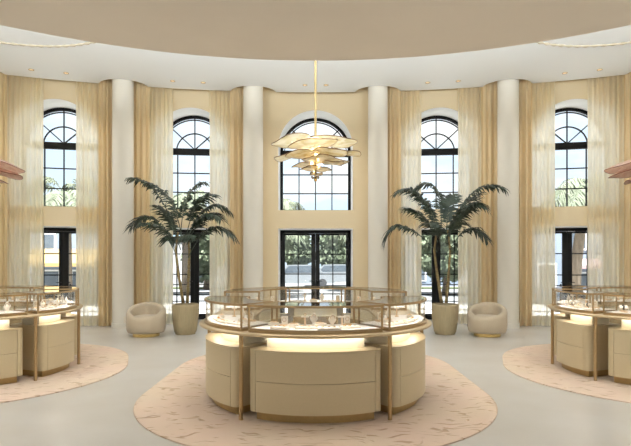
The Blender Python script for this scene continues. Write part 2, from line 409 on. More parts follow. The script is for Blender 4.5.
# shop-front wall behind the camera with three tall openings
bm = bmesh.new()
for x0, x1 in ((-12.2, -5.4), (-3.2, -1.4), (1.4, 3.2), (5.4, 12.2)): box(bm, x0, x1, -3.4, -3.2, 0, HS)
for x0, x1 in ((-5.4, -3.2), (-1.4, 1.4), (3.2, 5.4)): box(bm, x0, x1, -3.4, -3.2, 3.0, HS)
struct(obj('wall_back', bm, M['column']))
# columns
for i, c in enumerate(cols):
    bm = bmesh.new(); p = rp(20.82, c)
    lathe(bm, [(0.262, 0), (0.262, 0.11), (0.245, 0.12), (0.245, HS)], 56)
    o = struct(obj('wall_column_%d' % (i + 1), bm, M['column'], smooth=True, auto=30)); o.location = p
    # return panel behind the column up to the wall
    bm = bmesh.new(); box(bm, -0.20, 0.20, 0.2, 0.62, 0, HS); o2 = struct(obj('trim_%d' % (i + 10), bm, M['wall'])); o2.location = p; o2.rotation_euler = (0, 0, -R(c))
# wall outlets low beside the outer columns
for s, nm in ((-1, 'left'), (1, 'right')):
    c = s * 12.9; p = rp(20.82, c); a = Vector((-p[0], -p[1], 0)).normalized()
    ang = math.atan2(a.y, a.x) + s * -0.25
    bm = bmesh.new(); box(bm, -.004, .012, -.05, .05, -.075, .075, .004)
    o = tag(obj('wall_outlet', bm, M['outlet']), 'small pale outlet plate at the foot of the outer %s column' % nm, 'outlet')
    o.location = (p[0] + cos(ang) * .2615, p[1] + sin(ang) * .2615, .21); o.rotation_euler = (0, 0, ang)

# ------------------------------------------------------------------ curtains
BAY = {-2: 'far left', -1: 'left inner', 1: 'right inner', 2: 'far right'}
def curtain(k, name, s0, s1, r, amp, pitch, mat, label, cat, group, seed):
    rnd = random.Random(seed)
    c = STEP * k; a0, a1 = c + s0 / RW * 180 / pi, c + s1 / RW * 180 / pi
    base = rp(r, (a0 + a1) / 2)
    L = abs(s1 - s0); nf = max(3, round(L / pitch)); N = nf * 10
    ph = [rnd.uniform(-.5, .5) for _ in range(nf + 2)]; am = [rnd.uniform(.65, 1.2) for _ in range(nf + 2)]
    rings = []
    zs = [0.012, .05, .12, .3, .8, 1.6, 2.6, 3.6, 4.6, 5.4, 5.9, HS - 0.03]
    for iz, z in enumerate(zs):
        ring = []
        fl = 1 + .35 * (1 - min(1, z / .5)) ; tz = 1.0 - 0.25 * (z / HS)
        for j in range(N + 1):
            u = j / N * nf; f = int(min(u, nf - 1e-6)); t = u - f
            A = amp * (am[f] * (1 - t) + am[f + 1] * t) * fl * tz
            off = A * sin(2 * pi * (u + .10 * sin(u * 1.7 + seed) ))
            dz = 0
            aa = a0 + (a1 - a0) * (j / N) + .05 * sin(2 * pi * u * 2) * (amp / .04) * .6
            p = rp(r + off, aa, z); ring.append((p[0] - base[0], p[1] - base[1], z))
        rings.append(ring)
    bm = bmesh.new(); grid_rings(bm, rings, False)
    o = obj(name, bm, mat, smooth=True); o.location = base
    tag(o, label, cat, group); return o
#            left sheer, right sheer half gaps  (metres from the bay axis)
GAP = {-2: (.25, .47), -1: (.44, .47), 1: (.47, .44), 2: (.47, .25)}
sd = 0
for k in (-2, -1, 1, 2):
    gl, gr = GAP[k]
    for s, g in ((-1, gl), (1, gr)):
        side = 'left' if s < 0 else 'right'; sd += 1
        e = sorted((s * g, s * 1.12))
        curtain(k, 'sheer_curtain', e[0], e[1], 21.19, .044, .115, M['sheer'], 'cream sheer curtain on the %s side of the %s window bay' % (side, BAY[k]), 'curtain', 'sheer curtains at the windows', sd)
        e = sorted((s * 1.00, s * 1.39)); sd += 1
        curtain(k, 'drape', e[0], e[1], 21.09, .046, .125, M['drape'], 'opaque tan drape at the %s edge of the %s window bay' % (side, BAY[k]), 'curtain', 'tan drapes beside the columns', sd)

# ------------------------------------------------------------------ ceiling downlights
def add_light(name, kind, loc, energy, color, **kw):
    l = bpy.data.lights.new(name, kind); l.energy = energy; l.color = color
    for a, b in kw.items(): setattr(l, a, b)
    o = bpy.data.objects.new(name, l); C.objects.link(o); o.location = loc; return o
WARM = (1.0, 0.98, 0.94)
BN = {-2: 'far left', -1: 'left inner', 0: 'centre', 1: 'right inner', 2: 'far right'}
for k in range(-2, 3):
    for s in (-1, 1):
        half = .72 if k == 0 else 1.0
        p = rp(20.45, STEP * k + s * half, HC)
        t = thing('downlight', 'tiny warm recessed downlight, %s of the pair before the %s window' % ('left' if s < 0 else 'right', BN[k]), 'downlight', p, 0, 'recessed ceiling downlights')
        bm = bmesh.new(); lathe(bm, [(.062, -.006), (.062, 0.0), (.038, 0.0), (.042, -.006)], 24, cap0=False, cap1=False); obj('trim_ring', bm, M['brass'], t)
        bm = bmesh.new(); lathe(bm, [(.041, -.003), (.041, -.001)], 24); obj('lens', bm, M['spot'], t)
        o = add_light('downlight_lamp', 'SPOT', (p[0], p[1], HC - .02), 90, WARM, spot_size=R(110), spot_blend=.8, shadow_soft_size=.05)

# ------------------------------------------------------------------ rugs
HALF = 0.65
def stadium(Rr, yf, yb, n=64):
    pts = []
    for i in range(n + 1): a = -pi / 2 + pi * i / n; pts.append((Rr * sin(a), yf - Rr * cos(a)))
    for i in range(n + 1): a = pi / 2 + pi * i / n; pts.append((Rr * sin(a), yb - Rr * cos(a)))
    return pts
COUNTERS = {'centre': ((0.0, 6.30 + HALF), 0.0), 'left': ((-4.94, 7.66), R(19)), 'right': ((4.94, 7.66), -R(19))}
HALVES = {'centre': HALF, 'left': .15, 'right': .15}
RUGS = {'centre': (0.0, 6.95), 'left': (-5.0, 7.69), 'right': (5.0, 7.69)}
for nm, (c, rz) in COUNTERS.items():
    bm = bmesh.new(); rr_, ya, yb = (2.06, -.72, .98) if nm == 'centre' else (2.10, -.275, .275); o1 = stadium(rr_, ya, yb); o2 = stadium(rr_ - .015, ya, yb)
    rings = [[(x, y, 0.001) for x, y in o1], [(x, y, .011) for x, y in o1], [(x, y, .016) for x, y in o2]]
    grid_rings(bm, rings, True, True, True)
    lab = {'centre': 'beige carved oval rug under the centre display counter', 'left': 'beige carved oval rug under the left display counter', 'right': 'beige carved oval rug under the right display counter'}[nm]
    o = tag(obj('rug', bm, M['rug']), lab, 'rug', 'oval carved rugs'); o.location = RUGS[nm] + (0,); o.rotation_euler = (0, 0, rz)
RZ = 0.016

# ------------------------------------------------------------------ counters
RO = 1.41
def local_to_world(c, rz, x, y): return (c[0] + x * cos(rz) - y * sin(rz), c[1] + x * sin(rz) + y * cos(rz))
def build_counter(nm, posts):
    c, rz = COUNTERS[nm]
    t = thing('display_counter', 'oval champagne metal ring counter top on slim posts, %s of the three' % {'centre': 'largest and middle', 'left': 'leftmost', 'right': 'rightmost'}[nm], 'counter', (c[0], c[1], RZ), rz, 'oval jewellery counters')
    prof = [(.80, .857), (.80, .893), (1.395, .893), (1.406, .886), (RO, .876), (1.406, .864), (1.39, .857)]
    rings = []
    n = 48; hf = HALVES[nm]
    for cy, s in ((-hf, -90), (hf, 90)):
        for i in range(n + 1):
            a = R(s + 180 * i / n); rings.append([pol(cy, r, a) + (z - RZ,) for r, z in prof])
    bm = bmesh.new(); grid_rings(bm, rings, True, closed_path=True)
    obj('worktop_ring', bm, M['worktop'], t, smooth=True, auto=35)
    for a in posts:
        cy = -hf if abs(a) <= 100 else hf
        x, y = pol(cy, 1.372, R(a))
        bm = bmesh.new(); lathe(bm, [(.022, 0), (.022, .857 - RZ)], 20, x, y); obj('leg', bm, M['bronze'], t, smooth=True, auto=40)
    return t
def module_names(nm, where): return '%s of the %s counter' % (where, nm)
def cabinet(nm, where, cy, a0, a1):
    c, rz = COUNTERS[nm]; am = R((a0 + a1) / 2); m = pol(cy, 1.03, am); w = local_to_world(c, rz, *m)
    t = thing('display_cabinet', 'curved cream two-drawer cabinet at the ' + module_names(nm, where), 'cabinet', (w[0], w[1], RZ), rz, 'curved cabinets under the counters')
    off = (-m[0], -m[1], -RZ)
    bm = bmesh.new(); prism(bm, sector(cy, .72, 1.322, a0 + .2, a1 - .2, .095), .108, .714); obj('body', bm, M['seam'], t, off)
    bm = bmesh.new(); prism(bm, sector(cy, .715, 1.337, a0, a1, .10), .708, .722); obj('cabinet_top', bm, M['cabinet'], t, off)
    ins = 4.4
    for z0, z1, nme in ((.108, .408, 'drawer'), (.413, .706, 'drawer')):
        bm = bmesh.new(); loft(bm, cy, a0 + ins + .22, a1 - ins - .22, rect(1.30, 1.335, z0, z1), 24); obj(nme, bm, M['cabinet'], t, off, True, 30)
    for b0, b1, fl in ((a0, a0 + ins, 0), (a1 - ins, a1, 1)):
        s = sector(cy, .72, 1.335, a0, a1, .10, 60)
        # rounded end panel: corner strip plus the side of the cabinet
        out = []; d = .10 / 1.335
        A0, A1 = R(a0), R(a1)
        if fl == 0:
            out = [pol(cy, .72, A0)] + [((1 - q) ** 2 * pol(cy, 1.235, A0)[0] + 2 * q * (1 - q) * pol(cy, 1.335, A0)[0] + q * q * pol(cy, 1.335, A0 + d)[0], (1 - q) ** 2 * pol(cy, 1.235, A0)[1] + 2 * q * (1 - q) * pol(cy, 1.335, A0)[1] + q * q * pol(cy, 1.335, A0 + d)[1]) for q in [i / 8 for i in range(9)]]
            e = R(a0 + ins); out += [pol(cy, 1.335, e), pol(cy, 1.31, e), pol(cy, 1.30, A0 + d), pol(cy, 1.22, A0 + .02), pol(cy, .72, A0 + .025)]
        else:
            e = R(a1 - ins); out = [pol(cy, 1.335, e)] + [((1 - q) ** 2 * pol(cy, 1.335, A1 - d)[0] + 2 * q * (1 - q) * pol(cy, 1.335, A1)[0] + q * q * pol(cy, 1.235, A1)[0], (1 - q) ** 2 * pol(cy, 1.335, A1 - d)[1] + 2 * q * (1 - q) * pol(cy, 1.335, A1)[1] + q * q * pol(cy, 1.235, A1)[1]) for q in [i / 8 for i in range(9)]]
            out += [pol(cy, .72, A1), pol(cy, .72, A1 - .025), pol(cy, 1.22, A1 - .02), pol(cy, 1.30, A1 - d), pol(cy, 1.31, e)]
        bm = bmesh.new(); prism(bm, out, .108, .706); obj('end_panel', bm, M['cabinet'], t, off, True, 35)
    bm = bmesh.new(); loft(bm, cy, a0 + 3.2, a1 - 3.2, rect(.80, 1.26, RZ, .108), 24); obj('plinth', bm, M['kick'], t, off)
    bm = bmesh.new(); loft(bm, cy, a0 + 5.5, a1 - 5.5, rect(.84, 1.15, .722, .857), 24); obj('light_box', bm, M['neck'], t, off)
    bm = bmesh.new(); loft(bm, cy, a0 + 6, a1 - 6, rect(1.17, 1.23, .849, .856), 24); obj('light_strip', bm, M['led'], t, off)
    return t

def glass_case(nm, where, cy, a0, a1, ri=.83):
    c, rz = COUNTERS[nm]; am = R((a0 + a1) / 2); m = pol(cy, 1.08, am); w = local_to_world(c, rz, *m)
    t = thing('glass_case', 'bronze framed curved glass case at the ' + module_names(nm, where), 'display case', (w[0], w[1], .893), rz, 'glass jewellery cases')
    off = (-m[0], -m[1], -.88); r1 = 1.352
    bm = bmesh.new(); prism(bm, sector(cy, ri, r1, a0, a1, .03), .88, .906); prism(bm, sector(cy, ri + .004, r1 - .012, a0 + .4, a1 - .4, .025), .906, .914); obj('base_frame', bm, M['bronze'], t, off)
    bm = bmesh.new(); prism(bm, sector(cy, ri + .02, r1 - .03, a0 + 1.1, a1 - 1.1, .02), .913, .920); obj('display_deck', bm, M['deck'], t, off)
    bm = bmesh.new(); g = .006
    loft(bm, cy, a0 + 1, a1 - 1, rect(r1 - .022, r1 - .022 + g, .914, 1.132), 24)
    loft(bm, cy, a0 + 1, a1 - 1, rect(ri + .014, ri + .014 + g, .914, 1.132), 24)
    for a, s in ((a0, 1), (a1, -1)):
        p, q = pol(cy, ri + .02, R(a + s * .55)), pol(cy, r1 - .025, R(a + s * .55)); tx = Vector((q[0] - p[0], q[1] - p[1], 0)).normalized(); nx = Vector((-tx.y, tx.x, 0)) * g * .5
        grid_rings(bm, [[(P[0] + nx.x, P[1] + nx.y, .914), (P[0] - nx.x, P[1] - nx.y, .914), (P[0] - nx.x, P[1] - nx.y, 1.132), (P[0] + nx.x, P[1] + nx.y, 1.132)] for P in (p, q)], True, True, True)
    obj('glass_wall', bm, M['glass'], t, off)
    bm = bmesh.new(); prism(bm, sector(cy, ri + .02, r1 - .02, a0 + .9, a1 - .9, 0), 1.146, 1.152); obj('glass_top', bm, M['glass'], t, off)
    bm = bmesh.new(); h0, h1 = 1.132, 1.154
    loft(bm, cy, a0, a1, rect(r1 - .024, r1, h0, h1), 28); loft(bm, cy, a0, a1, rect(ri, ri + .02, h0, h1), 28)
    loft(bm, cy, a0 + 1, a1 - 1, rect(r1 - .048, r1 - .043, 1.128, 1.147), 28); loft(bm, cy, a0 + 1, a1 - 1, rect(r1 - .048, r1 - .02, 1.143, 1.1465), 28)
    for a, s in ((a0, 1), (a1, -1)):
        loft(bm, cy, a, a + s * .9, rect(ri + .02, r1 - .024, h0, h1), 2)
    obj('top_frame', bm, M['bronze'], t, off)
    for r, a in ((r1 - .013, a0 + .5), (r1 - .013, a1 - .5), (ri + .012, a0 + .7), (ri + .012, a1 - .7)):
        p = pol(cy, r, R(a)); bm = bmesh.new(); lathe(bm, [(.0115, .912), (.0115, 1.133)], 12, p[0], p[1]); obj('corner_post', bm, M['bronze'], t, off, True, 40)
    bm = bmesh.new(); loft(bm, cy, a0 + 2, a1 - 2, rect(r1 - .040, r1 - .026, 1.135, 1.141), 24); obj('light_strip', bm, M['case_led'], t, off)
    return t

# --- things shown in the cases
ZD = .933
KINDS = {}
def k_block(t, s, z=0):
    bm = bmesh.new(); box(bm, -.045 * s, .045 * s, -.035, .035, 0, .035, .004); obj('base', bm, M['prop'], t)
    bm = bmesh.new(); box(bm, -.03 * s, .03 * s, -.025, .025, .035, .043, .003); obj('cushion', bm, M['prop_dark'], t)
    bm = bmesh.new(); torus(bm, .009, .002, (0, 0, .052), 'y'); obj('ring', bm, M['jewel'], t)
def torus(bm, Rr, r, c, axis, n=20, m=6):
    rings = []
    for i in range(n):
        a = 2 * pi * i / n; ring = []
        for j in range(m):
            b = 2 * pi * j / m; x, y, z = (Rr + r * cos(b)) * cos(a), (Rr + r * cos(b)) * sin(a), r * sin(b)
            if axis == 'y': x, y, z = x, z, y
            ring.append((c[0] + x, c[1] + y, c[2] + z))
        rings.append(ring)
    grid_rings(bm, rings, True, closed_path=True)
def k_tray(t, s, z=0):
    bm = bmesh.new(); box(bm, -.085 * s, .085 * s, -.05, .05, 0, .018, .004); obj('tray', bm, M['prop'], t)
    bm = bmesh.new(); box(bm, -.073 * s, .073 * s, -.04, .04, .018, .022, .001); obj('pad', bm, M['deck'], t)
    for i in range(3):
        bm = bmesh.new(); torus(bm, .012, .0022, ((i - 1) * .045 * s, 0, .025), 'z'); obj('bangle', bm, M['jewel'], t)
def k_bust(t, s, z=0):
    bm = bmesh.new(); lathe(bm, [(.034, 0), (.034, .006), (.02, .012), (.018, .03), (.036, .055), (.042, .075), (.030, .098), (.016, .108), (.014, .128), (.010, .132)], 20); 
    for v in bm.verts: v.co.y *= .6
    obj('bust', bm, M['prop'], t, smooth=True, auto=50)
    bm = bmesh.new(); torus(bm, .023, .0025, (0, -.016, .090), 'y'); obj('necklace', bm, M['jewel'], t)
def k_riser(t, s, z=0):
    bm = bmesh.new(); box(bm, -.022, .022, -.022, .022, 0, .012, .002); box(bm, -.008, .008, -.008, .008, .012, .095); obj('pillar', bm, M['prop_dark'], t)
    bm = bmesh.new(); box(bm, -.038 * s, .038 * s, -.028, .028, .095, .108, .003); obj('shelf', bm, M['prop'], t)
    bm = bmesh.new(); torus(bm, .012, .0025, (0, 0, .122), 'y'); obj('earring', bm, M['jewel'], t)
def k_panel(t, s, z=0):
    bm = bmesh.new(); box(bm, -.045 * s, .045 * s, -.03, .03, 0, .02, .003); obj('base', bm, M['prop_dark'], t)
    bm = bmesh.new(); box(bm, -.033 * s, .033 * s, -.006, .006, .02, .105, .003); obj('panel', bm, M['prop'], t)
    bm = bmesh.new(); torus(bm, .020, .0022, (0, -.009, .066), 'y'); obj('necklace', bm, M['jewel'], t)
def k_cuff(t, s, z=0):
    bm = bmesh.new(); box(bm, -.04, .04, -.028, .028, 0, .010, .002); box(bm, -.006, .006, -.006, .006, .010, .05); obj('stand', bm, M['prop_dark'], t)
    bm = bmesh.new(); rings = [[(x, .022 * cos(a), .058 + .022 * sin(a)) for a in [2 * pi * i / 16 for i in range(16)]] for x in (-.05, .05)]; grid_rings(bm, rings, True, True, True); obj('bolster', bm, M['prop'], t, smooth=True, auto=40)
    bm = bmesh.new(); rings = [[(x, .025 * cos(a), .058 + .025 * sin(a)) for a in [2 * pi * i / 16 for i in range(16)]] for x in (-.012, .012)]; grid_rings(bm, rings, True, False, False); obj('watch', bm, M['dark_jewel'], t)
KINDS = {'block': (k_block, 'ring_block', 'low block carrying a ring', 'display block'), 'tray': (k_tray, 'jewellery_tray', 'flat cream tray of gold bangles', 'tray'),
         'bust': (k_bust, 'necklace_bust', 'cream bust wearing a necklace', 'bust'), 'riser': (k_riser, 'earring_stand', 'peach pillar stand with flat shelf', 'display stand'),
         'panel': (k_panel, 'necklace_easel', 'upright cream necklace easel', 'display panel'), 'cuff': (k_cuff, 'watch_bolster', 'bolster holding a dark watch', 'watch stand')}
def fill_case(nm, where, cy, items):
    """items: (kind, angle, radius, size)"""
    c, rz = COUNTERS[nm]; W = []
    for kd, a, r, s in items:
        x, y = pol(cy, r, R(a)); wx, wy = local_to_world(c, rz, x, y); W.append((wx / wy, kd, wx, wy, s, a))
    W.sort(); cnt = {}; tot = {}
    for q in W: tot[q[1]] = tot.get(q[1], 0) + 1
    for q in W:
        _, kd, wx, wy, s, a = q; fn, name, desc, cat = KINDS[kd]; i = cnt.get(kd, 0); cnt[kd] = i + 1
        lab = desc + (', ' + ORD[i] if tot[kd] > 1 else '') + ', %s case of %s counter' % (where, nm)
        rot = rz + R(a) if abs(a) < 100 else rz + R(a) + pi
        t = thing(name, lab, cat, (wx, wy, ZD + .0005), rot, 'jewellery displays in the %s case of the %s counter' % (where, nm))
        fn(t, s)

F_, G_ = -HALF, HALF
build_counter('centre', [-33.7, 33.7, -98, 98, -146.3, 146.3])
for wh, cy, a0, a1, b0, b1 in (('front', F_, -31.8, 31.8, -31, 31), ('front left', F_, -97, -37.5, -98, -34.3), ('front right', F_, 37.5, 97, 34.3, 98),
                               ('rear left', G_, -142.5, -83, -145.7, -82), ('rear right', G_, 83, 142.5, 82, 145.7), ('rear', G_, 150, 210, 149, 211)):
    cabinet('centre', wh, cy, a0, a1); glass_case('centre', wh, cy, b0, b1)
fill_case('centre', 'front', F_, [('panel', -18, 1.05, 1), ('tray', -17, 1.24, 1), ('block', -11.5, 1.12, 1.3), ('riser', -6, 1.05, 1), ('tray', -3, 1.2, 1.6), ('block', 2.5, 1.05, 1.5), ('tray', 6, 1.27, 1.3), ('bust', 9.5, 1.06, 1),
    ('riser', 14.5, 1.10, 1), ('tray', 17, 1.2, 1.2), ('block', -25, 1.05, 1), ('bust', -1, .95, 1), ('panel', 20, .98, 1)])
for s, sd_ in ((-1, 'front left'), (1, 'front right')):
    fill_case('centre', sd_, F_, [('tray', s * 44, 1.2, 1.5), ('tray', s * 56, 1.22, 1.3), ('block', s * 50, 1.05, 1.2), ('bust', s * 62, .95, 1), ('tray', s * 70, 1.2, 1.3), ('block', s * 80, 1.15, 1.2), ('riser', s * 86, 1.0, 1), ('panel', s * 52, .92, 1)])
    fill_case('centre', 'rear left' if s < 0 else 'rear right', G_, [('bust', s * 95, 1.1, 1), ('tray', s * 105, 1.05, 1.3), ('riser', s * 115, 1.0, 1), ('block', s * 125, 1.1, 1), ('panel', s * 135, 1.0, 1)])
fill_case('centre', 'rear', G_, [('panel', 158, 1.0, 1), ('tray', 166, .95, 1.4), ('bust', 174, 1.05, 1), ('block', 182, .95, 1.4), ('riser', 190, 1.05, 1), ('tray', 199, .95, 1.3)])
for nm, s in (('left', 1), ('right', -1)):
    build_counter(nm, [s * -43, s * 43, s * 92, s * 136])
    near = 'right' if s > 0 else 'left'
    F_, G_ = -HALVES[nm], HALVES[nm]
    for wh, cy, a0, a1, b0, b1 in (('front', F_, -38, 38, -39.5, 39.5), ('front ' + near, F_, 48, 88, 45, 91), ('rear ' + near, G_, 92, 132, 90, 135), ('rear', G_, 142, 218, 140, 220)):
        if s < 0: a0, a1, b0, b1 = (-a1, -a0, -b1, -b0)
        if s < 0 and wh == 'rear': a0, a1, b0, b1 = 142, 218, 140, 220
        cabinet(nm, wh, cy, a0, a1); glass_case(nm, wh, cy, b0, b1)
    kd = 'cuff' if s < 0 else 'bust'
    fill_case(nm, 'front', F_, [(kd, s * 30, 1.2, 1), ('block', s * 24, 1.1, 1.2), ('tray', s * 18, 1.22, 1.2), (kd, s * 34, 1.02, 1), ('riser', s * 12, 1.1, 1)])
    fill_case(nm, 'front ' + near, F_, [('tray', s * 51, 1.22, 1.2), (kd, s * 57, 1.15, 1), ('block', s * 63, 1.22, 1.1), ('panel', s * 60, .98, 1), (kd, s * 70, 1.2, 1), ('tray', s * 77, 1.18, 1.2), (kd, s * 84, 1.22, 1), ('riser', s * 74, .98, 1), ('block', s * 85, 1.0, 1.1)])
    fill_case(nm, 'rear ' + near, G_, [('bust', s * 97, 1.1, 1), ('panel', s * 107, 1.05, 1), ('riser', s * 117, 1.1, 1), ('block', s * 127, 1.05, 1)])
    fill_case(nm, 'rear', G_, [('bust', 180 - s * 30, 1.1, 1), ('panel', 180 - s * 20, 1.05, 1), ('riser', 180 - s * 10, 1.1, 1), ('tray', 180, 1.05, 1)])

# ------------------------------------------------------------------ chandeliers
def plate_mesh(rx, ry, seed, sag, thick=.010, n=48):
    rnd = random.Random(seed); ph = [rnd.uniform(0, 6.28) for _ in range(4)]
    def rad(a): return 1 + .07 * sin(2 * a + ph[0]) + .05 * sin(3 * a + ph[1]) + .02 * sin(5 * a + ph[2])
    def P(q, a, dz): return (rx * q * rad(a) * cos(a), ry * q * rad(a) * sin(a), sag * (q * q - .5) + .012 * sin(3 * a + ph[3]) * q * q + dz)
    return P, n
def chandelier(label, loc, plates, pm, rm, group, bulbs, top, scale):
    t = thing('chandelier', label, 'chandelier', loc, 0, group)
    zlo = min(p[2] for p in plates) - .02; zhi = max(p[2] for p in plates)
    bm = bmesh.new(); lathe(bm, [(.016, zlo), (.016, top - loc[2] - .03), (.016, top - loc[2])], 16); obj('rod', bm, M['rod'], t, smooth=True, auto=40)
    bm = bmesh.new(); z = top - loc[2]; lathe(bm, [(.02, z - .05), (.09, z - .035), (.10, z - .001)], 32); obj('ceiling_canopy', bm, M['brass'], t, smooth=True, auto=40)
    bm = bmesh.new(); lathe(bm, [(.005, zlo - .03), (.02, zlo - .02), (.024, zlo), (.016, zlo + .02)], 16); obj('finial', bm, M['brass'], t, smooth=True)
    for i, (x, y, z, rx, ry, roll, pitch, sag) in enumerate(plates):
        P, n = plate_mesh(rx, ry, i * 13 + 5, sag)
        rot = Matrix.Translation((x, y, z)) @ Matrix.Rotation(R(roll), 4, 'Y') @ Matrix.Rotation(R(pitch), 4, 'X')
        bm = bmesh.new()
        qs = [.08, .3, .55, .8, 1.0]
        rings = [[P(q, 2 * pi * j / n, 0) for j in range(n)] for q in qs] + [[P(q, 2 * pi * j / n, .009) for j in range(n)] for q in qs[::-1]]
        grid_rings(bm, rings, True, closed_path=True); bmesh.ops.transform(bm, matrix=rot, verts=bm.verts)
        pl = obj('glass_plate', bm, pm, t, smooth=True, auto=60)
        bm = bmesh.new(); pts = [P(1.0, 2 * pi * j / n, .004) for j in range(n)]
        rings = []
        for j in range(n):
            p = Vector(pts[j]); tg = (Vector(pts[(j + 1) % n]) - Vector(pts[j - 1])).normalized(); s = tg.cross(Vector((0, 0, 1))).normalized(); u = s.cross(tg)
            rings.append([p + (s * cos(b) + u * sin(b)) * .0055 for b in [2 * pi * m / 6 for m in range(6)]])
        grid_rings(bm, rings, True, closed_path=True); bmesh.ops.transform(bm, matrix=rot, verts=bm.verts)
        obj('plate_rim', bm, rm, pl, smooth=True)
    for (x, y, z) in bulbs:
        bm = bmesh.new(); lathe(bm, [(.004, -.022), (.015, -.014), (.018, 0), (.014, .014), (.006, .022)], 12)
        b = obj('bulb', bm, M['bulb'], t, (x, y, z), smooth=True)
    return t
CY = COUNTERS['centre'][0][1]; ms = CY / 520.0
def cz(y): return 1.6 + (261 - y) * ms
CH = 2.70
PL = []
for i_, (px, py, hw, dy, roll, pitch, sag) in enumerate((
    (292, 143.5, 20, -.10, -10, 8, .03), (333, 141.5, 23.5, .05, 3, -1, .03),
    (289, 154, 16.5, .18, -14, 4, .03), (313, 149, 23, -.22, -5, 0, .03), (346, 152, 15.5, .1, 6, 4, .03),
    (304, 157, 19, -.12, -8, 3, .03), (330, 156, 17, -.2, 6, 0, .03), (336, 160, 13, .15, 4, 3, .03),
    (305, 164, 13, .12, -8, 3, .02), (318, 162, 16, -.16, -3, 0, .02), (333, 164, 11, -.02, 4, 3, .02),
    (311, 169.5, 11, -.04, -5, 2, .02), (322, 169.5, 9.5, .06, 3, 2, .02),
    (316, 174.5, 6.5, 0, 0, 0, .015), (315, 178, 3.5, 0, 0, 0, .01))):
    PL.append(((px - 315.3) * ms, dy, cz(py) - CH, hw * ms, hw * ms * .84, roll, pitch * 0.4 - (9 if i_ == 0 else 3.5), sag * .6))
bul = [(.05 * cos(i * 2.4), .05 * sin(i * 2.4), cz(y) - CH) for i, y in enumerate((147, 151, 155, 159, 163, 167, 172))]
chandelier('amber glass petal chandelier with lit bulbs hanging over the centre counter', (0, CY, CH), PL, M['petal'], M['rim'], 'petal chandeliers', bul, HC, 1)
for nm, s in (('left', -1), ('right', 1)):
    sx, sy = s * 5.07, 8.30; m8 = sy / 520.0
    pls = []
    for (hw, py, dx, dy, roll, sag) in ((28, 163, 0, -.05, 9, -.09), (19.5, 170.5, 0, .1, 9, -.07), (12, 180, -2, -.05, 8, -.04), (18, 168, -18, .1, -4, -.06), (15, 176, -16, -.1, -8, -.04), (8, 185, -7, 0, 0, -.02)):
        pls.append((-s * dx * m8, dy, 1.6 + (261 - py) * m8 - 2.78, hw * m8, hw * m8 * .9, -s * roll, -6, sag))
    chandelier('rose glass petal chandelier above the %s counter, cut by the frame' % nm, (sx, sy, 2.78), pls, M['petal_rose'], M['rim_rose'], 'petal chandeliers', [], HC, 1)

# ------------------------------------------------------------------ tub chairs
def tub_chair(label, loc, rz):
    t = thing('tub_chair', label, 'chair', loc, rz, 'cream tub chairs')
    bm = bmesh.new(); lathe(bm, [(.285, 0), (.29, .005), (.29, .07), (.285, .075)], 48); obj('base_disc', bm, M['brass'], t, smooth=True, auto=40)
    bm = bmesh.new(); rings = []
    n = 64
    for i in range(n):
        a = 2 * pi * i / n            # a=0 points to the front (-y)
        k = (1 - cos(a)) / 2
        h = .425 + .275 * k ** .85
        w = .115 + .02 * k; ro = .425
        prof = [(.34, .075), (.385, .085), (.412, .14), (ro, .25), (ro, h - .09), (ro - .012, h - .04), (ro - .035, h - .010), (ro - w * .5, h), (ro - w + .025, h - .012), (ro - w + .004, h - .045), (ro - w - .005, h - .11), (ro - w - .012, .30)]
        rings.append([(r * sin(a), -r * cos(a) * (1.0 if r > .3 else 1.0), z) for r, z in prof])
    grid_rings(bm, rings, False, closed_path=True)
    bm.faces.new([v for v in bm.verts if abs(v.co.z - .075) < 1e-5])
    obj('shell', bm, M['boucle'], t, smooth=True, auto=70); t.scale = (.96, .96, 1.0)
    bm = bmesh.new(); lathe(bm, [(.285, .30), (.297, .33), (.297, .385), (.28, .42), (.22, .44), (.1, .45), (.01, .452)], 48); obj('seat_cushion', bm, M['boucle'], t, smooth=True, auto=60)
    return t
tub_chair('cream boucle tub chair left of the left potted palm', (-3.62, 11.12, 0), R(8))
tub_chair('cream boucle tub chair right of the right potted palm', (3.67, 11.12, 0), R(-26))

# ------------------------------------------------------------------ palms in pots
def frond(bm, p0, p1, p2, n=34, lmax=.33, seed=0, droop=.55):
    rnd = random.Random(seed)
    p0, p1, p2 = Vector(p0), Vector(p1), Vector(p2)
    def B(t): return p0 * (1 - t) ** 2 + p1 * 2 * t * (1 - t) + p2 * t * t
    def D(t): return ((p1 - p0) * 2 * (1 - t) + (p2 - p1) * 2 * t).normalized()
    tube(bm, [B(i / 16) for i in range(17)], [.011 * (1 - .8 * i / 16) for i in range(17)], 5)
    for i in range(n):
        t = .22 + .73 * i / (n - 1); b = B(t); d = D(t)
        s = d.cross(Vector((0, 0, 1)))
        if s.length < .2: s = d.cross(Vector((0, 1, .2)))
        s.normalize(); u = s.cross(d).normalized()
        L = lmax * (.35 + .75 * sin(pi * min(1, (t - .1) / .98)) ** .8) * rnd.uniform(.8, 1.1)
        fw = .55 + .9 * max(0, t - .6)
        for sg in (-1, 1):
            dirv = (s * sg * rnd.uniform(.75, 1.0) + d * fw * rnd.uniform(.8, 1.2) + u * rnd.uniform(-.05, .35)).normalized()
            wv = dirv.cross(u).normalized()
            w = .020 * rnd.uniform(.8, 1.2) + L * .018
            prev = None
            for j, (q, ww) in enumerate(((0, .4), (.35, 1), (.7, .75), (1, .05))):
                c = b + dirv * L * q + Vector((0, 0, -droop * L * q * q * rnd.uniform(.7, 1.2)))
                a_, b_ = bm.verts.new(c + wv * w * ww + u * .006 * ww), bm.verts.new(c - wv * w * ww + u * .006 * ww)
                m_ = bm.verts.new(c)
                if prev: bm.faces.new((prev[0], prev[1], m_, a_)); bm.faces.new((prev[1], prev[2], b_, m_))
                prev = (a_, m_, b_)
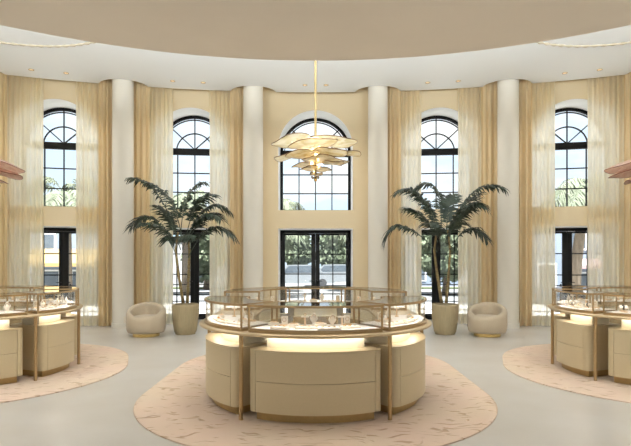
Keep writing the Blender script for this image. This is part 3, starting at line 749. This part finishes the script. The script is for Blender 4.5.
def potted_palm(label, potlabel, px, stems, fronds, seed):
    Y = 11.4; k = Y / 520.0; X = (px - 315.3) * k
    def W(x, y, dy): return ((x - 315.3) * k - X, dy, 1.6 + (261 - y) * k)
    pt = thing('planter_pot', potlabel, 'pot', (X, Y, 0), 0, 'stone planters')
    bm = bmesh.new()
    n = 72; prof = [(.20, 0), (.215, .006), (.215, .035), (.232, .05), (.262, .22), (.282, .42), (.288, .60), (.288, .655), (.280, .662), (.262, .655), (.26, .56)]
    rings = [[(r * (1 + (.012 * cos(24 * 2 * pi * i / n) if .04 < z < .62 and r > .225 else 0)) * cos(2 * pi * i / n), r * (1 + (.012 * cos(24 * 2 * pi * i / n) if .04 < z < .62 and r > .225 else 0)) * sin(2 * pi * i / n), z) for i in range(n)] for r, z in prof]
    grid_rings(bm, rings, True, True, False); obj('pot_body', bm, M['pot'], pt, smooth=True, auto=60)
    bm = bmesh.new(); lathe(bm, [(.262, .56), (.262, .60), (.2, .612), (.02, .618)], 40); obj('soil', bm, M['soil'], pt, smooth=True)
    t = thing('potted_palm', label, 'palm', (X, Y, .615), 0, 'potted palms')
    o = (0, 0, -.615)
    for st in stems:
        bm = bmesh.new(); pts = [Vector(W(*p)) for p in st]; 
        # smooth the stem through its points
        full = []
        for i in range(len(pts) - 1):
            for q in range(6): full.append(pts[i].lerp(pts[i + 1], q / 6))
        full.append(pts[-1]); L = len(full)
        tube(bm, full, [.034 - .017 * i / L + .003 * (i % 3 == 0) for i in range(L)], 10); obj('stem', bm, M['stem'], t, o, True)
    for i, (a, b, c, dy) in enumerate(fronds):
        bm = bmesh.new(); d0 = dy * .08
        frond(bm, W(a[0], a[1], d0), W(b[0], b[1], dy * .6), W(c[0], c[1], dy), seed=seed + i); obj('frond', bm, M['leaf'], t, o)
    return t
potted_palm('tall dark green palm with arching fronds in the left stone pot', 'tapered reeded stone pot holding the left palm', 185.2,
    [[(183, 303, 0), (178, 272, 0), (175.5, 250, 0), (178, 232, 0)], [(186.5, 303, .05), (188, 275, .05), (188.5, 250, .05), (187, 234, .05)]],
    [((178, 240), (161, 176), (134, 181), -.35), ((177, 258), (151.5, 193), (127.5, 229), .1), ((180, 238), (180, 182), (202, 180), .35), ((186, 240), (203, 187), (229, 212), .3),
     ((188, 258), (212, 208), (237.5, 240), -.2), ((187, 245), (207, 205), (226, 221), -.55), ((178, 245), (165, 208), (149, 203), .5),
     ((185, 240), (199, 205), (213, 212), .65), ((178, 246), (167, 222), (150, 226), -.7),
     ((186, 238), (196, 195), (216, 196), -.3), ((181, 236), (172, 190), (143, 180), .3), ((183, 250), (192, 232), (205, 238), -.75), ((180, 250), (170, 228), (160, 240), .6)], 100)
potted_palm('tall dark green palm with arching fronds in the right stone pot', 'tapered reeded stone pot holding the right palm', 444.8,
    [[(441.5, 303, 0), (437, 275, 0), (434, 250, 0), (437, 228, 0)], [(446.5, 303, .05), (449, 275, .05), (450.5, 250, .05), (448, 230, .05)]],
    [((437, 238), (419, 176), (394, 194), -.2), ((437, 252), (393.5, 204), (385, 243), .1), ((441, 235), (446, 164), (416, 188), .3), ((446, 238), (470, 170), (503, 191), -.2),
     ((450, 250), (469.5, 212), (489.5, 241), .1), ((446, 240), (462, 193), (477, 210), -.55), ((446, 238), (452, 198), (458, 192), .5),
     ((438, 242), (424, 205), (409, 206), .55), ((447, 242), (463, 200), (486, 190), .35),
     ((448, 244), (459, 215), (472, 222), .7), ((440, 246), (432, 222), (420, 226), -.75), ((444, 242), (455, 212), (466, 206), -.7), ((441, 240), (433, 195), (418, 191), .6)], 300)

# ------------------------------------------------------------------ outdoors
bm = bmesh.new(); box(bm, -60, 60, 14.7, 20.5, -.3, -.10); struct(obj('pavement', bm, M['pave']))
bm = bmesh.new(); box(bm, -60, 60, 20.5, 90, -.3, -.12); struct(obj('street', bm, M['street']))
bm = bmesh.new(); box(bm, -20, 20, 31.9, 32.8, -.12, -.03); tag(obj('lawn', bm, M['lawn']), 'grass verge beyond the paving outside the doors', 'grass')['kind'] = 'stuff'
def street_palm(label, x, y, h, n, L, seed, bend=0):
    rnd = random.Random(seed); t = thing('street_palm', label, 'palm', (x, y, -.1), 0, 'palms outside the windows')
    bm = bmesh.new(); tube(bm, [(bend * q * q, 0, h * q) for q in [i / 10 for i in range(11)]], [.24 - .08 * i / 10 for i in range(11)], 10); obj('trunk', bm, M['bark'], t, smooth=True)
    bm = bmesh.new()
    for i in range(n):
        a = 2 * pi * i / n + rnd.uniform(-.2, .2); e = rnd.uniform(-.35, 1.1); l = L * rnd.uniform(.8, 1.1)
        p0 = Vector((bend, 0, h)); d = Vector((cos(a), sin(a), 0))
        frond(bm, p0, p0 + d * l * .5 + Vector((0, 0, l * .55 * e + .3)), p0 + d * l * (1 - .25 * abs(e)) + Vector((0, 0, l * (.45 * e - .45))), 22, L * .26, seed * 50 + i, .8)
    obj('crown', bm, M['foliage2'], t)
def tree(label, x, y, h, w, seed, mat='foliage'):
    rnd = random.Random(seed); t = thing('street_tree', label, 'tree', (x, y, -.1), 0, 'trees outside the windows')
    bm = bmesh.new(); tube(bm, [(0, 0, 0), (.1, 0, h * .3), (0, .1, h * .6)], [.2, .15, .08], 8); obj('trunk', bm, M['bark'], t, smooth=True)
    bm = bmesh.new()
    for i in range(2600):
        while True:
            p = Vector((rnd.uniform(-1, 1), rnd.uniform(-1, 1), rnd.uniform(-1, 1)))
            if .35 < p.length < 1: break
        bump = 1 + .2 * sin(p.x * 5 + seed) * sin(p.y * 5) + .15 * sin(p.z * 7 + seed)
        c = Vector((p.x * w * bump, p.y * w * bump, h * .62 + p.z * h * .40 * bump)); s = .20 * rnd.uniform(.6, 1.4)
        u = Vector((rnd.gauss(0, 1), rnd.gauss(0, 1), rnd.gauss(0, 1))).normalized(); v = u.cross(Vector((rnd.gauss(0, 1), rnd.gauss(0, 1), .3))).normalized()
        bm.faces.new([bm.verts.new(c + u * s), bm.verts.new(c + v * s * .6), bm.verts.new(c - u * s), bm.verts.new(c - v * s * .6)])
    obj('crown', bm, M[mat], t)
def at(px, y): return (px - 315.3) * y / 520.0
street_palm('pale palm left of the view through the centre doors', at(281, 29), 29, 3.2, 22, 1.6, 1)
street_palm('pale palm right of the view through the centre doors', at(350, 29.4), 29.4, 3.3, 22, 1.6, 2)
tree('rounded tree left behind the palm in the centre door view', at(298, 44), 44, 3.9, 1.3, 3)
tree('rounded tree right behind the palm in the centre door view', at(333, 44), 44, 4.0, 1.3, 4)
street_palm('palm whose tip shows low in the centre arched window', at(278, 24), 24, 4.0, 16, 1.6, 5)
street_palm('tall palm filling the lower far left arched window', at(66, 20), 20, 4.2, 26, 2.2, 6)
street_palm('tall palm leaning in the lower far right arched window', at(574, 20), 20, 4.4, 26, 2.2, 7, .6)
street_palm('palm tip behind the left inner arched window', at(186, 26), 26, 4.6, 18, 1.9, 8)
tree('leafy tree beyond the left inner doors', at(206, 31), 31, 3.4, 1.1, 9)
tree('leafy tree beyond the right inner doors', at(445, 26), 26, 3.4, 1.4, 10)
tree('leafy tree beside the yellow awning outside the far left doors', at(36, 37), 37, 5.5, 1.8, 11)
def house(label, x0, x1, y, h, mat, wins, awn, awmat):
    t = thing('building', label, 'building', ((x0 + x1) / 2, y, -.1), 0, 'buildings across the street'); w = (x1 - x0) / 2
    bm = bmesh.new(); box(bm, -w, w, 0, 4, 0, h); box(bm, -w - .08, w + .08, -.12, 4, h, h + .18); obj('facade', bm, M[mat], t)
    for a, b, c, d in wins:
        bm = bmesh.new(); box(bm, a, b, -.05, .02, c, d); f = obj('window', bm, M['reveal'], t)
        bm = bmesh.new(); box(bm, a + .08, b - .08, -.07, -.03, c + .08, d - .08); obj('window_glass', bm, M['bglass'], f)
    if awn:
        for a, b, c, d in awn:
            bm = bmesh.new()
            vs = [[(xx, -.05, d), (xx, -1.0, c + .15), (xx, -1.0, c), (xx, -.05, c)] for xx in (a, b)]
            grid_rings(bm, vs, True, True, True); obj('awning', bm, M[awmat], t)
    return t
house('pale blue building with a yellow awning outside the far left doors', at(30, 24), at(104, 24), 24, 3.4, 'bblue', [(-1.3, -.3, .4, 1.3), (.2, 1.2, .4, 1.3), (-1.2, -.5, 2.2, 3.0)], [(-1.6, 1.6, 1.45, 2.25)], 'yellow')
house('pale blue grey building with a rose awning outside the far right doors', at(534, 24), at(600, 24), 24, 3.5, 'bblue', [(-.1, .9, 2.2, 3.1), (-1.4, -.5, .5, 1.6), (.1, 1.1, .3, 1.2)], [(-.2, 1.4, 1.35, 1.8)], 'pink')
house('white arcade building beyond the left inner doors', at(170, 36), at(226, 36), 36, 3.2, 'bwhite', [(-1.2, -.6, .3, 2.4), (-.2, .4, .3, 2.4), (.8, 1.4, .3, 2.4)], None, None)
house('pale blue building beyond the right inner doors', at(405, 36), at(458, 36), 36, 3.2, 'bblue', [(-1.2, -.4, .3, 2.2), (.2, 1.0, .3, 2.2)], None, None)
def car(label, x, y, mat):
    t = thing('parked_car', label, 'car', (x, y, -.03), 0, 'parked cars')
    prof = [(-2.1, .25), (-2.1, .75), (-1.3, .88), (-.8, 1.38), (.8, 1.40), (1.4, .9), (2.1, .78), (2.15, .28)]
    bm = bmesh.new(); grid_rings(bm, [[(px, yy, pz) for px, pz in prof] for yy in (-.8, .8)], True, True, True); obj('car_body', bm, M[mat], t)
    bm = bmesh.new(); gp = [(-1.15, .9), (-.75, 1.32), (.75, 1.33), (1.2, .92)]; grid_rings(bm, [[(px, yy, pz) for px, pz in gp] for yy in (-.81, .81)], True, True, True); obj('side_glass', bm, M['bglass'], t)
    for wx in (-1.35, 1.35):
        bm = bmesh.new(); grid_rings(bm, [[(wx + .26 * cos(a), yy, .27 + .26 * sin(a)) for a in [2 * pi * i / 20 for i in range(20)]] for yy in (-.83, .83)], True, True, True); obj('wheel', bm, M['tyre'], t)
car('white car parked left in the centre door view', at(301, 33), 33, 'carw'); car('pale car parked right in the centre door view', at(335, 36), 36, 'carw')
# low fence across the terrace outside the side doors
for k in (-2, -1, 1, 2):
    p = rp(23.6, STEP * k)
    t = thing('terrace_railing', 'dark horizontal railing on the terrace outside the %s doors' % BAY[k], 'railing', (p[0], p[1], -.1), -R(STEP * k), 'terrace railings')
    bm = bmesh.new()
    for z in (.25, .5, .75, 1.0): tube(bm, [(-1.3, 0, z), (1.3, 0, z)], .014, 8)
    obj('rails', bm, M['black'], t, smooth=True)
    for x in (-1.3, 0, 1.3):
        bm = bmesh.new(); box(bm, x - .02, x + .02, -.02, .02, 0, 1.05); obj('railing_post', bm, M['black'], t)

# ------------------------------------------------------------------ world
w = bpy.data.worlds.new('sky'); scene.world = w; w.use_nodes = True; nt = w.node_tree
for n in list(nt.nodes): nt.nodes.remove(n)
out = nt.nodes.new('ShaderNodeOutputWorld'); bg = nt.nodes.new('ShaderNodeBackground')
tc = nt.nodes.new('ShaderNodeTexCoord'); mp = nt.nodes.new('ShaderNodeMapping'); mp.inputs['Scale'].default_value = (3.0, 3.0, 7.0)
nz = nt.nodes.new('ShaderNodeTexNoise'); nz.inputs['Scale'].default_value = 1.4; nz.inputs['Detail'].default_value = 6
rmp = nt.nodes.new('ShaderNodeValToRGB'); rmp.color_ramp.elements[0].position = .42; rmp.color_ramp.elements[1].position = .62
rmp.color_ramp.elements[0].color = rgb(205, 224, 240); rmp.color_ramp.elements[1].color = rgb(243, 241, 240)
nt.links.new(tc.outputs['Generated'], mp.inputs[0]); nt.links.new(mp.outputs[0], nz.inputs['Vector']); nt.links.new(nz.outputs['Fac'], rmp.inputs[0])
nt.links.new(rmp.outputs[0], bg.inputs[0]); bg.inputs[1].default_value = 1.5; nt.links.new(bg.outputs[0], out.inputs[0])

# ------------------------------------------------------------------ lamps
sun = add_light('sun', 'SUN', (0, -10, 30), 22.0, (1, .97, .93), angle=R(1)); sun.rotation_euler = (R(19), 0, R(6))
# unseen fill lamps added on top of the soffit, washing the white ceiling
for i in range(9):
    a = R(-80 + 160 * i / 8)
    p = ((SR - .55) * sin(a), SC + (SR - .55) * cos(a), SZ + .26)
    o = add_light('ceiling_fill', 'AREA', p, 350, (.88, .96, 1.0), shape='RECTANGLE', size=1.3, size_y=.12)
    d = Vector((sin(a), cos(a), 1.1)); o.rotation_euler = d.to_track_quat('-Z', 'Y').to_euler()
# unseen ceiling spots without fixtures, added to brighten the counters
for x, y, e in ((0, 5.9, 90), (-1.2, 8.6, 90), (1.2, 8.6, 90), (-5.2, 7.4, 90), (5.2, 7.4, 90)):
    o = add_light('counter_fill', 'SPOT', (x, y, HC - .03), e * .8, WARM, spot_size=R(100), spot_blend=.9, shadow_soft_size=.15)
for x in (-1.6, 1.6): add_light('soffit_bounce_fill', 'SPOT', (x, .6, SZ - .02), 230, WARM, spot_size=R(85), spot_blend=.8, shadow_soft_size=.08)  # unseen spots added so light bounced off the floor lifts the soffit
add_light('chandelier_glow', 'POINT', (0, CY, CH + .45), 7, (1, .85, .65), shadow_soft_size=.08)

# ------------------------------------------------------------------ camera
cam = bpy.data.cameras.new('camera'); co = bpy.data.objects.new('camera', cam); C.objects.link(co)
co.location = (0, 0, 1.6); co.rotation_euler = (R(90), 0, 0)
cam.sensor_width = 36; cam.sensor_fit = 'HORIZONTAL'; cam.lens = 520 / 631 * 36; cam.shift_y = (261 - 223) / 631; cam.clip_start = .05; cam.clip_end = 300
scene.camera = co
scene.view_settings.view_transform = 'Standard'; scene.view_settings.look = 'None'; scene.view_settings.gamma = 1; scene.view_settings.use_curve_mapping = False
scene.view_settings.exposure = 0.0
cy_ = scene.cycles
cy_.max_bounces = 10; cy_.diffuse_bounces = 5; cy_.glossy_bounces = 4; cy_.transmission_bounces = 6; cy_.transparent_max_bounces = 24
cy_.sample_clamp_indirect = 4.0; cy_.caustics_reflective = False; cy_.caustics_refractive = False
cy_.use_denoising = True
